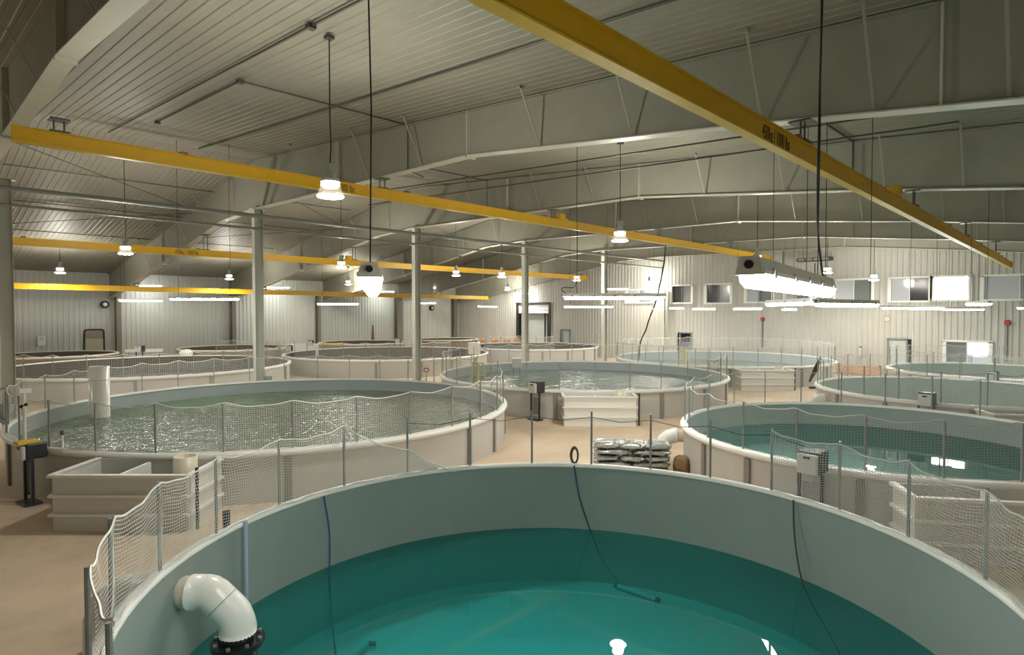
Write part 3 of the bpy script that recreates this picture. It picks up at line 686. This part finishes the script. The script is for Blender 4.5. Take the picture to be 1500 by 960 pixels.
# ------------------------------------------------------------------ side sumps
def sump(c, ang, r0, r1, wid, label, zt=.99, pipe=True, white=False, h=None):
    a = math.radians(ang); n = Vector((math.cos(a), math.sin(a), 0)); s_ = Vector((-n.y, n.x, 0)); C = Vector((c[0], c[1], 0))
    t = thing('sump_box', label, 'sump', C + n * ((r0 + r1) / 2), 'box sumps on the tank sides')
    P = lambda r, x, z: C + n * r + s_ * x + Vector((0, 0, z))
    hw = wid / 2; th = .04; mm = 'sump_white' if white else 'sump_grey'
    def wall(name, r_a, x_a, r_b, x_b):
        p, q = P(r_a, x_a, 0), P(r_b, x_b, 0); 
        return MB().bar(p + Vector((0, 0, zt / 2)), q + Vector((0, 0, zt / 2)), th, zt).build(name, mm, t)
    wall('front_panel', r1, -hw, r1, hw); wall('side_panel', r0, -hw, r1, -hw); wall('side_panel', r0, hw, r1, hw); wall('back_panel', r0, -hw, r0, hw)
    MB().prism([P(r0, -hw, .55), P(r1, -hw, .55), P(r1, hw, .55), P(r0, hw, .55)], (0, 0, .02)).build('sump_water', 'sump_dark', t)
    for z, o, tk in ((zt, .06, .05), (zt * .64, .055, .05), (zt * .30, .055, .05)):
        m = MB(); e = o / 2
        m.bar(P(r1 + e, -hw - o, z), P(r1 + e, hw + o, z), o + .04, tk)
        for s2 in (-1, 1): m.bar(P(r0, s2 * (hw + e), z), P(r1 + .01, s2 * (hw + e), z), o + .04, tk)
        m.build('top_flange' if z == zt else 'rib', 'sump_white', t)
    m = MB(); m.bar(P(r0 + .15, -hw * .1, zt - .2), P(r1 - .05, -hw * .1, zt - .2), .05, .35); m.build('divider', 'sump_white', t)
    if pipe:
        p = P(r0 + .45, hw * .62, .3); m = MB(); m.lathe(tuple(p), [(.21, 0), (.21, zt - .14), (.185, zt - .14), (.185, .2)], 24); m.build('standpipe', 'pvc_cream', t, True)
    p = P(r1 - .1, hw + .13, 0); MB().cyl(p, p + Vector((0, 0, zt + .12)), .03, 8).build('stay_rod', 'box_dark', t)
    return t
sump((8.46, 18.0), -135.6, 6.74, 7.98, 2.36, 'big grey sump box with horizontal ribs on the left tank')
sump((22.16, 17.3), -137, 6.45, 7.45, 2.40, 'white ribbed sump box on the front of the central tank', white=True)
sump((16.31, 3.86), -146.5, 4.48, 5.3, 2.75, 'ribbed sump box on the right tank seen through dark netting')
sump((26.82, 4.01), -146.5, 4.42, 5.3, 2.75, 'sump box on the second right-hand tank, mostly hidden')
sump((36.83, 3.75), -146.5, 4.48, 5.3, 2.75, 'sump box on the third right-hand tank at the picture edge')
sump((35.3, 16.85), -137, 6.3, 7.3, 2.5, 'pale ribbed sump box on the tank in front of the end wall')

# ------------------------------------------------------------------ drive boxes on stands
def drive(c, ang, r, label, ztop=1.35, face=None, yellow=False, sz=(.40, .40, .40)):
    p = pol(c, r, ang, 0); a = math.radians(face if face is not None else 200)
    t = thing('drive_box', label, 'drive unit', p, 'motor drive boxes on the tank rims')
    z = ztop - sz[2] / 2; n = Vector((math.cos(a), math.sin(a), 0)); s_ = Vector((-n.y, n.x, 0)); P = Vector(p)
    edge_bevel(MB().box(P + Vector((0, 0, z)), sz, a).build('casing', 'box_dark', t), .03)
    f = MB().box(P + n * (sz[0] / 2 + .04) + Vector((0, 0, z - .02)), (.08, sz[1] * .92, sz[2] * .9), a).build('face_cover', 'box_face', t); edge_bevel(f, .03)
    MB().box(P + n * (sz[0] / 2 + .085) + Vector((0, 0, z + sz[2] * .25)), (.012, .12, .05), a).build('switch', 'box_dark', f)
    if yellow: MB().box(P + n * .12 + Vector((0, 0, ztop + .02)), (.36, .26, .06), a).build('lid', 'sticker_yellow', t)
    m = MB()
    for s2 in (-1, 1): m.box(P + n * .1 + s_ * (s2 * .2) + Vector((0, 0, (ztop - sz[2]) / 2)), (.05, .05, ztop - sz[2]), a)
    m.box(P + n * .1 + Vector((0, 0, .03)), (.3, .5, .04), a); m.build('stand', 'box_dark', t)
    MB().box(P + n * .05 + Vector((0, 0, .5)), (.02, .3, .6), a).build('back_plate', 'galvanised', t)
    return t
drive((8.46, 18.0), -159.2, 6.95, 'grey drive box with yellow lid at the left end of the big tank', 1.24, 190, True, (.36, .34, .32))
drive((22.16, 17.3), -155.5, 6.65, 'dark drive box with grey face on the central tank', 1.38, 178)
drive((16.31, 3.86), -179, 4.66, 'dark drive box with white face on the right tank behind netting', 1.38, 176)
drive((26.82, 4.01), -179, 4.6, 'dark drive box with pale face on the second right-hand tank', 1.40, 176)
drive((36.83, 3.75), -176, 4.66, 'dark drive box with pale face on the third right-hand tank', 1.40, 176)
drive((35.3, 16.85), -157, 6.5, 'small black drive box at the left of the far ribbed sump', 1.38, 205)
for (k, d, lb) in (('H', 80, 'black drive unit on the far rim of the brown left tank'), ('I', 128, 'black drive unit on the rim between the two brown tanks'), ('I', 50, 'dark drive unit on the brown tank right of the third column'), ('I', 108, 'small black drive unit beside the white cover plate')):
    cx, cy, R, zr = TANKS[k]; drive((cx, cy), d, R + .4, lb, 1.75 if d != 128 else 1.5, 225)

# ------------------------------------------------------------------ inlet pipes of the right row
def elbow_pipe(c, ang, R, label, inner=True):
    a = math.radians(ang); n = Vector((math.cos(a), math.sin(a), 0)); C = Vector((c[0], c[1], 0)); Z = lambda z: Vector((0, 0, z))
    P = lambda r, z: C + n * r + Z(z)
    t = thing('inlet_pipe', label, 'pipe', P(R, 0), 'white elbow inlet pipes')
    zc = .68; rr = .175
    MB().tube([P(R - .22, zc), P(R + .35, zc)], rr * .94, 24).build('wall_sleeve', 'pvc_cream', t, False)
    k_ = 0 if inner else .32
    pts = [P(R + .30 - k_ * .4, zc), P(R + .55 - k_, zc), P(R + .70 - k_, zc - .05), P(R + .82 - k_, zc - .16), P(R + .88 - k_, zc - .32), P(R + .89 - k_, -.0)]
    MB().tube(pts, rr * 1.12, 24).build('outer_elbow', 'pvc_white', t, True)
    if inner:
        MB().tube([P(R - .06, zc), P(R - .17, zc)], rr * 1.0, 28).build('collar', 'pvc_cream', t)
        pts = [P(R - .15, zc), P(R - .33, zc), P(R - .37, zc - .01), P(R - .41, zc - .03), P(R - .60, zc - .21), P(R - .64, zc - .26), P(R - .67, zc - .33), P(R - .68, zc - .40), P(R - .68, zc - .47)]
        MB().tube(pts, [rr * 1.11] * 7 + [rr * 1.16] * 2, 28).build('inner_elbow', 'pvc_white', t, True)
        for q0, q1 in ((P(R - .50, zc - .115), P(R - .507, zc - .122)),): MB().tube([q0, q1], rr * 1.118, 28).build('mitre_seam', 'batten', t)
        b = P(R - .68, .14)
        MB().lathe(tuple(b), [(.05, .15), (.195, .13), (.205, .06), (.205, .0), (.29, .0), (.29, -.06), (.20, -.06), (.20, -.4)], 32).build('black_flange', 'flange_black', t, False)
        for k in range(8):
            q = b + Vector((.25 * math.cos(k * PI / 4), .25 * math.sin(k * PI / 4), -.005)); MB().tube([q, q + Z(.03)], .024, 6).build('bolt', 'bolt', t)
    return t
elbow_pipe((5.27, 4.35), 133.5, 4.41, 'large white elbow pipe with black flange entering the near tank')
elbow_pipe((16.31, 3.86), 118, 4.40, 'white elbow pipe into the right tank beside the silver bags', False)
elbow_pipe((26.82, 4.01), 131, 4.34, 'white elbow pipe at the left side of the second right-hand tank', False)

# ------------------------------------------------------------------ things in and on the near tank
def obj1(m, name, mt, label, cat, group=None, smooth=False): return tag(m.build(name, mt, None, smooth), label, cat, group)
obj1(MB().tube(smooth_path([pol(cN, 4.33, 98.5, 1.03), (4.62, 8.45, .5), (4.45, 8.15, -.1), (4.40, 8.0, -.6), (4.2, 7.5, -1.0)], 6), .012, 6), 'rope', 'rope_blue', 'thin blue line hanging into the near tank on the left', 'rope', 'lines hanging in the near tank')
obj1(MB().tube(smooth_path([pol(cN, 4.34, 37.1, 1.06), (8.74, 6.85, .5), (8.88, 6.70, -.13), (8.95, 6.5, -.6), (9.09, 6.24, -1.0)], 6), .012, 6), 'rope', 'rope_blue', 'blue and white line running down to the sunken teal tube', 'rope', 'lines hanging in the near tank')
obj1(MB().tube(smooth_path([pol(cN, 4.34, -13.3, 1.04), (9.42, 3.3, .5), (9.25, 3.1, -.13), (8.9, 2.6, -.6), (8.3, 2.0, -1.0)], 6), .012, 6), 'rope', 'rope_dark', 'dark line hanging into the near tank on the right', 'rope', 'lines hanging in the near tank')
t = thing('sunken_tube', 'pale teal tube lying on the bottom of the near tank', 'tube', (9.1, 5.9, -1.05)); MB().cyl((9.02, 6.2, -1.03), (9.05, 5.42, -1.03), .035, 10).build('tube', 'tube_teal', t)
for y in (6.22, 5.40): MB().cyl((9.02 if y > 6 else 9.05, y + .03, -1.03), (9.02 if y > 6 else 9.05, y - .03, -1.03), .045, 10).build('end_cap', 'box_dark', t)
t = thing('sunken_tube', 'dark teal tube under water at the lower left of the near tank', 'tube', (4.4, 8.0, -1.05)); MB().cyl((3.8, 7.3, -1.03), (4.85, 7.75, -1.03), .035, 10).build('tube', 'tube_teal', t); MB().cyl((4.85, 7.75, -1.03), (4.92, 7.66, -1.03), .035, 8).build('end_cap', 'box_dark', t)
t = thing('sample_tube', 'tall clear bluish tube with a black mesh cap on the near tank rim', 'tube', pol(cN, 4.28, 119.3, 0))
p = pol(cN, 4.28, 118.6, 0); MB().tube([(p[0], p[1], -.1), (p[0], p[1], 1.12)], .028, 10).build('clear_tube', 'clear_tube', t)
p = pol(cN, 4.50, 119.8, 0); MB().tube([(p[0], p[1], .8), (p[0], p[1], 1.27)], .045, 10).build('mesh_cap', 'black_rubber', t)
t = thing('rope_coil', 'small dark coil of rope standing on the near tank rim', 'rope', pol(cN, 4.45, 37, 1.08))
pc = Vector(pol(cN, 4.42, 37, 1.22)); m = MB(); sd = Vector((.7, -.71, 0))
for k in range(4):
    m.tube([pc + sd * ((.055 + .006 * k) * math.cos(q)) + Vector((0, 0, (.13 + .008 * k) * math.sin(q))) + Vector((.012 * k, .012 * k, 0)) for q in np.linspace(0, 2 * PI, 20)[:-1]], .013, 6, closed=True)
m.build('coils', 'rope_dark', t)

# ------------------------------------------------------------------ pallet of silver feed bags, brown sack
axd = Vector((.62, -.785, 0)); ayd = Vector((.785, .62, 0)); base = Vector((12.62, 8.28, 0))
t = thing('pallet', 'low wooden pallet under the silver feed bags', 'pallet', base)
for k in range(5): MB().bar(base - axd * .85 + ayd * (-.4 + .2 * k) + Vector((0, 0, .11)), base + axd * .85 + ayd * (-.4 + .2 * k) + Vector((0, 0, .11)), .13, .022).build('deck_board', 'pallet_wood', t)
for k in (-1, 0, 1): MB().bar(base + axd * (.78 * k) - ayd * .45 + Vector((0, 0, .05)), base + axd * (.78 * k) + ayd * .45 + Vector((0, 0, .05)), .09, .09).build('bearer', 'pallet_wood', t)
def bag(c, sx, sy, sz, rz, seed, mt, name, label, cat, group=None):
    r_ = np.random.default_rng(seed); nu, nv_ = 26, 14; vs_ = []; ph = r_.random(8) * 6
    for i in range(nu + 1):
        th = -PI / 2 + PI * i / nu
        for j in range(nv_ * 2):
            f = 2 * PI * j / (nv_ * 2)
            e = .45
            cx_ = math.copysign(abs(math.cos(f)) ** e, math.cos(f)) * abs(math.cos(th)) ** .35; cy_ = math.copysign(abs(math.sin(f)) ** e, math.sin(f)) * abs(math.cos(th)) ** .35; cz_ = math.copysign(abs(math.sin(th)) ** .8, math.sin(th))
            k = 1 + .05 * math.sin(5 * f + ph[0]) * math.sin(4 * th + ph[1]) + .035 * math.sin(11 * f + ph[2]) + .03 * math.sin(9 * th + 7 * f + ph[3])
            edge = 1 - .35 * (abs(cx_) ** 4)
            vs_.append((cx_ * sx * k, cy_ * sy * k, cz_ * sz * k * edge + .012 * math.sin(cx_ * 9 + ph[4]) * math.sin(cy_ * 7 + ph[5])))
    n2 = nv_ * 2
    fs = [(i * n2 + j, i * n2 + (j + 1) % n2, (i + 1) * n2 + (j + 1) % n2, (i + 1) * n2 + j) for i in range(nu) for j in range(n2)]
    ca, sa = math.cos(rz), math.sin(rz)
    m = MB(); m.add([(c[0] + x * ca - y * sa, c[1] + x * sa + y * ca, c[2] + z) for x, y, z in vs_], fs)
    ob = m.build(name, mt, None, True); return tag(ob, label, cat, group)
az = math.atan2(axd.y, axd.x); lev = ['bottom', 'second', 'third', 'top']
for k in range(4):
    xs = (-.45, .45) if k % 2 == 0 else (-.60, .0, .60)
    for j, x in enumerate(xs):
        zc = .205 + k * .148; end = ('left', 'right')[j] if len(xs) == 2 else ('left', 'middle', 'right')[j]
        off = axd * (x + random.uniform(-.015, .015)) + ayd * random.uniform(-.03, .03)
        bag(base + off + Vector((0, 0, zc)), .46 if len(xs) == 2 else .31, .37, .066, az + random.uniform(-.04, .04), 10 + k * 3 + j, 'bag_silver', 'feed_bag', 'shiny silver feed bag, %s layer of the pallet stack, %s one' % (lev[k], end), 'bag', 'silver feed bags on the pallet')
bag((13.26, 7.28, .2), .2, .18, .2, .3, 77, 'sack_brown', 'sack', 'lumpy brown sack on the floor right of the silver bags', 'sack')

# ------------------------------------------------------------------ things at the big tanks
t = thing('standpipe', 'tall thick white pipe standing in the big left tank', 'pipe', (4.47, 22.4, .03))
MB().lathe((4.47, 22.4, .03), [(.275, 0), (.275, 2.15), (.25, 2.15), (.25, 1.8)], 32).build('pipe', 'pvc_white', t, True)
MB().lathe((4.47, 22.4, 1.75), [(.277, 0), (.281, .012), (.277, .024)], 32).build('joint_line', 'pvc_cream', t)
p = Vector(pol((8.46, 18.0), 6.7, -167, 0))
t = thing('standpipe', 'thin white stand pipe with a black knob at the left tank rim', 'pipe', p); MB().tube([p + Vector((0, 0, 1.05)), p + Vector((0, 0, 2.25))], .035, 8).build('pipe', 'pvc_white', t); MB().tube([p + Vector((-.06, .03, 1.85)), p + Vector((.05, -.02, 1.92))], .04, 8).build('knob', 'black_rubber', t); MB().box(p + Vector((.02, -.02, 2.2)), (.2, .1, .1)).build('head', 'pvc_white', t)
p = Vector(pol((8.46, 18.0), 6.55, -157.2, 0))
t = thing('probe', 'short white probe with a black cap on the left tank rim', 'probe', p); MB().tube([p + Vector((0, 0, .55)), p + Vector((0, 0, 1.35))], .022, 8).build('rod', 'pvc_white', t); MB().tube([p + Vector((0, 0, 1.33)), p + Vector((0, 0, 1.42))], .04, 8).build('cap', 'black_rubber', t)
t = thing('dip_net', 'grey dip net bag hanging at the far left tank edge', 'net', (2.05, 20.0, 1.1)); MB().tube([Vector((1.95, 19.9, 1.55)) + Vector((.18 * math.cos(a), .18 * math.sin(a), .38 * math.sin(a))) for a in np.linspace(0, 2 * PI, 20)[:-1]], .02, 6, closed=True).build('hoop', 'galvanised', t)
MB().lathe((1.95, 19.9, 1.0), [(.02, 0), (.1, .08), (.17, .3), (.2, .55)], 14).build('bag', 'net_grey_shade', t)
MB().tube([(1.95, 19.9, 1.05), (1.95, 19.9, .0)], .02, 6).build('handle', 'galvanised', t)
def yellow_stand(p, label, s_=1.0):
    t = thing('feeder_stand', label, 'stand', p, 'yellow stands in the tanks'); P = Vector(p)
    MB().lathe(tuple(P + Vector((0, 0, .92 * s_))), [(0, .07), (.26 * s_, .07), (.28 * s_, .03), (.26 * s_, 0), (0, 0)], 16).build('top', 'yellow_plastic', t)
    for k in range(4):
        a = PI / 4 + k * PI / 2; d = Vector((math.cos(a), math.sin(a), 0)); MB().bar(P + d * (.22 * s_) + Vector((0, 0, .93 * s_)), P + d * (.34 * s_), .06, .05).build('leg', 'yellow_plastic', t)
    m = MB()
    for k in range(4):
        a = PI / 4 + k * PI / 2; b = a + PI / 2; m.bar(P + Vector((math.cos(a), math.sin(a), 0)) * .29 * s_ + Vector((0, 0, .4 * s_)), P + Vector((math.cos(b), math.sin(b), 0)) * .29 * s_ + Vector((0, 0, .4 * s_)), .03, .03)
    m.build('rung', 'yellow_plastic', t)
yellow_stand((18.6, 20.4, .6), 'yellow four-legged stand at the left side of the central tank')
yellow_stand((34.64, 18.96, .45), 'yellow stand in the tank before the end wall')
for p, lb, s_ in (((22.87, 22.1, .55), 'grey feeder box standing in the far part of the central tank', 1.0), ((24.13, 26.81, 0), 'white control box on legs between the brown tanks', 1.4)):
    t = thing('feeder_box', lb, 'box', p, 'pale boxes on legs'); P = Vector(p); zt = .35 if p[2] > .1 else 1.3
    edge_bevel(MB().box(P + Vector((0, 0, zt + .28 * s_)), (.36 * s_, .5 * s_, .5 * s_), math.radians(45)).build('casing', 'box_face' if p[2] > .1 else 'pvc_white', t), .02)
    for sx in (-1, 1): MB().box(P + Vector((sx * .12, -sx * .12, zt / 2 + .02)), (.04, .04, zt + .04)).build('leg', 'galvanised', t)
obj1(MB().tube(smooth_path([(30.3, 19.5, .5), (30.2, 19.35, 1.3), (30.15, 19.2, 2.16), (29.7, 18.6, 2.8), (29.2, 18.1, 3.37), (28.7, 17.4, 4.3), (28.3, 16.9, 5.2), (27.7, 16.3, 6.3), (27.3, 15.97, 7.15)], 5), .04, 8), 'hose', 'conduit', 'long dark hose curving down from the beam into the far tank', 'hose')
# loose things far behind
obj1(MB().lathe((13.5, 43.3, 0), [(0, 1.40), (.25, 1.36), (.42, 1.22), (.45, 1.08), (.43, 0), (0, 0)], 20), 'drum', 'pvc_white', 'white domed drum between the brown tanks behind the left netting', 'drum', None, True)
obj1(MB().lathe((31.5, 42.3, 0), [(0, 1.52), (.3, 1.45), (.42, 1.2), (.35, .9), (.33, 0), (0, 0)], 18), 'drum', 'pvc_cream', 'cream round-topped drum right of the third column', 'drum', None, True)
def rail(a, b, w, h, mt, label):
    t = thing('guard_rail', label, 'rail', (a[0], a[1], 0)); edge_bevel(MB().bar(a, b, w, h).build('bar', mt, t), .02)
    for f in (.08, .92):
        p = Vector(a).lerp(Vector(b), f); MB().cyl((p.x, p.y, 0), (p.x, p.y, p.z), .04, 8).build('post', 'galvanised', t)
rail((11.0, 47.4, 1.2), (12.9, 46.2, 1.2), .25, .2, 'frame_white', 'white guard rail between the two far left tanks')
t = obj1(MB().box((21.3, 42.4, .735), (2.0, .4, 1.47), -.76), 'cover_plate', 'sump_white', 'pale white cover plate between the brown tanks', 'plate'); edge_bevel(t, .05)
rail((22.6, 42.9, 1.36), (24.6, 42.6, 1.36), .2, .12, 'sticker_yellow', 'long yellow guard rail in front of the far brown tank')
m = MB(); m.lathe((31.0, 48.4, 0), [(.34, 0), (.30, .05), (.22, .06), (.07, 2.6), (0, 2.65)], 14); obj1(m, 'traffic_cone', 'brown_wood', 'tall thin reddish cone by the side wall left of the third column', 'cone')
for i, (p, s_) in enumerate((((37.9, 41.0, 0), .42), ((38.8, 40.3, 0), .40), ((39.6, 39.5, 0), .45), ((41.3, 39.9, 0), .4))):
    t = thing('bundle', ['orange bundle heaped left of the fourth column', 'brown and orange bundle heaped behind the fourth column', 'orange bundle right beside the fourth column', 'tan bundle below the roller shutter'][i], 'bundle', p, 'orange bundles at the shutter')
    m = MB(); m.lathe((p[0], p[1], 0), [(s_ * .8, 0), (s_, .5), (s_ * .95, .9), (s_ * .7, 1.25), (s_ * .3, 1.42), (0, 1.45)], 9); m.build('wrapping', 'orange_stuff', t)
    MB().lathe((p[0], p[1], .85), [(s_ * .99, 0), (s_ * 1.0, .05), (s_ * .96, .1)], 9).build('strap', 'brown_wood', t)

# wall fittings on the end wall
def alarm(v, z, label):
    t = thing('alarm_bell', label, 'alarm', (U1 - .05, v, z), 'red alarm bells on the end wall'); m = MB()
    m.tube([(U1 - .04, v, z), (U1 - .16, v, z)], [.16, .12], 14); m.build('bell', 'red_paint', t); MB().box((U1 - .05, v, z - 1.1), (.03, .05, 2.0)).build('conduit_drop', 'conduit', t)
alarm(17.08, 3.33, 'red alarm bell on the end wall left of the near strip light end'); alarm(3.89, 3.27, 'red alarm bell on the end wall near the right edge')
t = thing('wall_clock', 'faint round yellowish disc on the end wall above the personnel door', 'clock', (U1 - .05, 9.5, 3.4)); MB().tube([(U1 - .04, 9.55, 3.42), (U1 - .09, 9.55, 3.42)], .15, 18).build('dial', 'pvc_cream', t); MB().tube([(U1 - .07, 9.55 + .155 * math.cos(a), 3.42 + .155 * math.sin(a)) for a in np.linspace(0, 2 * PI, 18)[:-1]], .015, 6, closed=True).build('bezel', 'brown_wood', t)
t = thing('extinguisher', 'small extinguisher holder on the end wall between tanks', 'extinguisher', (U1 - .15, 10.9, 1.2)); MB().lathe((U1 - .2, 10.95, 1.05), [(0, 0), (.09, .01), (.09, .45), (.04, .55), (.03, .6), (0, .6)], 12).build('cylinder', 'box_face', t); MB().box((U1 - .2, 10.95, 1.68), (.1, .16, .05)).build('valve', 'box_dark', t)
t = thing('crate', 'low orange-brown crate at the foot of the end wall', 'crate', (41.3, 11.3, 0))
for k in range(3): MB().box((40.9, 11.2, .1 + .2 * k), (.05, 3.2, .17)).build('slat', 'crate_tan', t)
for y in (9.7, 12.7): MB().box((41.2, y, .32), (.6, .05, .62)).build('end_board', 'crate_tan', t)
t = thing('wall_box', 'small white notice box on the side wall at the left', 'box', (6.7, V1 - .1, 1.9)); edge_bevel(MB().box((6.7, V1 - .12, 1.95), (.42, .16, .62)).build('case', 'pvc_white', t), .02); MB().box((6.7, V1 - .21, 2.1), (.2, .01, .2)).build('cover', 'box_face', t)
for (u, z, lb) in ((3.9, 4.45, 'black loudspeaker beside the first column'), (10.2, 4.35, 'round wall fan with pale hub on the side wall'), (38.4, 4.2, 'round black fan on the side wall right of the third column'), (36.3, 2.9, 'round dark vent in the side wall left of the third column')):
    t = thing('wall_fan', lb, 'fan', (u, V1 - .1, z), 'round fittings on the side wall'); MB().tube([(u, V1 - .05, z), (u, V1 - .3, z)], .26, 16).build('casing', 'frame_dark', t); MB().tube([(u, V1 - .3, z), (u, V1 - .34, z)], .13, 12).build('hub', 'pvc_white' if '38' not in str(u) else 'box_face', t)
# bracing pipe and hung air duct parts seen at the end wall
t = thing('wall_heater', 'black slatted unit heater hung high before the end wall', 'heater', (40.6, 13.2, 7.0)); edge_bevel(MB().box((40.8, 13.3, 7.15), (.6, 2.0, .22)).build('casing', 'frame_dark', t), .02)
for k in range(4): MB().box((40.48, 12.6 + .47 * k, 7.15), (.02, .4, .16)).build('louvre', 'pipe_steel', t)
for v in (12.6, 14.0): MB().cyl((40.8, v, 7.25), (40.8, v, flange_z(v) + .1), .012, 6).build('hanger_rod', 'conduit', t)

# small things added last
t = thing('valve_wheel', 'small red valve at the foot of the third column', 'valve', (18.6, 24.3, 0)); MB().tube([(18.65, 24.3, 0), (18.65, 24.3, .9)], .03, 8).build('stem', 'pipe_steel', t)
MB().tube([(18.65 + .09 * math.cos(a), 24.3 - .09 * math.cos(a), .95 + .09 * math.sin(a)) for a in np.linspace(0, 2 * PI, 16)[:-1]], .03, 6, closed=True).build('wheel', 'red_paint', t)
t = thing('dip_net', 'folded black dip net with white handle leaning beside the second right-hand tank', 'net', (32.3, 10.4, 0))
MB().tube([(32.2, 10.5, 0), (32.6, 10.25, 1.0)], .05, 8).build('handle', 'pvc_white', t)
MB().tube([(32.15, 10.65, .35), (32.45, 10.45, 1.0), (32.62, 10.3, 1.6)], [.05, .12, .04], 8).build('net_bag', 'black_rubber', t)
MB().tube([(32.0, 10.6, .08), (32.4, 10.3, .08)], .06, 8).build('foot', 'black_rubber', t)
t = thing('junction_box', 'grey junction box at the foot of the second column', 'box', (10.75, 24.75, .9)); edge_bevel(MB().box((10.83, 24.74, 1.05), (.26, .2, .34)).build('case', 'galvanised', t), .02); MB().cyl((10.83, 24.74, 0), (10.83, 24.74, .9), .025, 8).build('riser', 'galvanised', t)
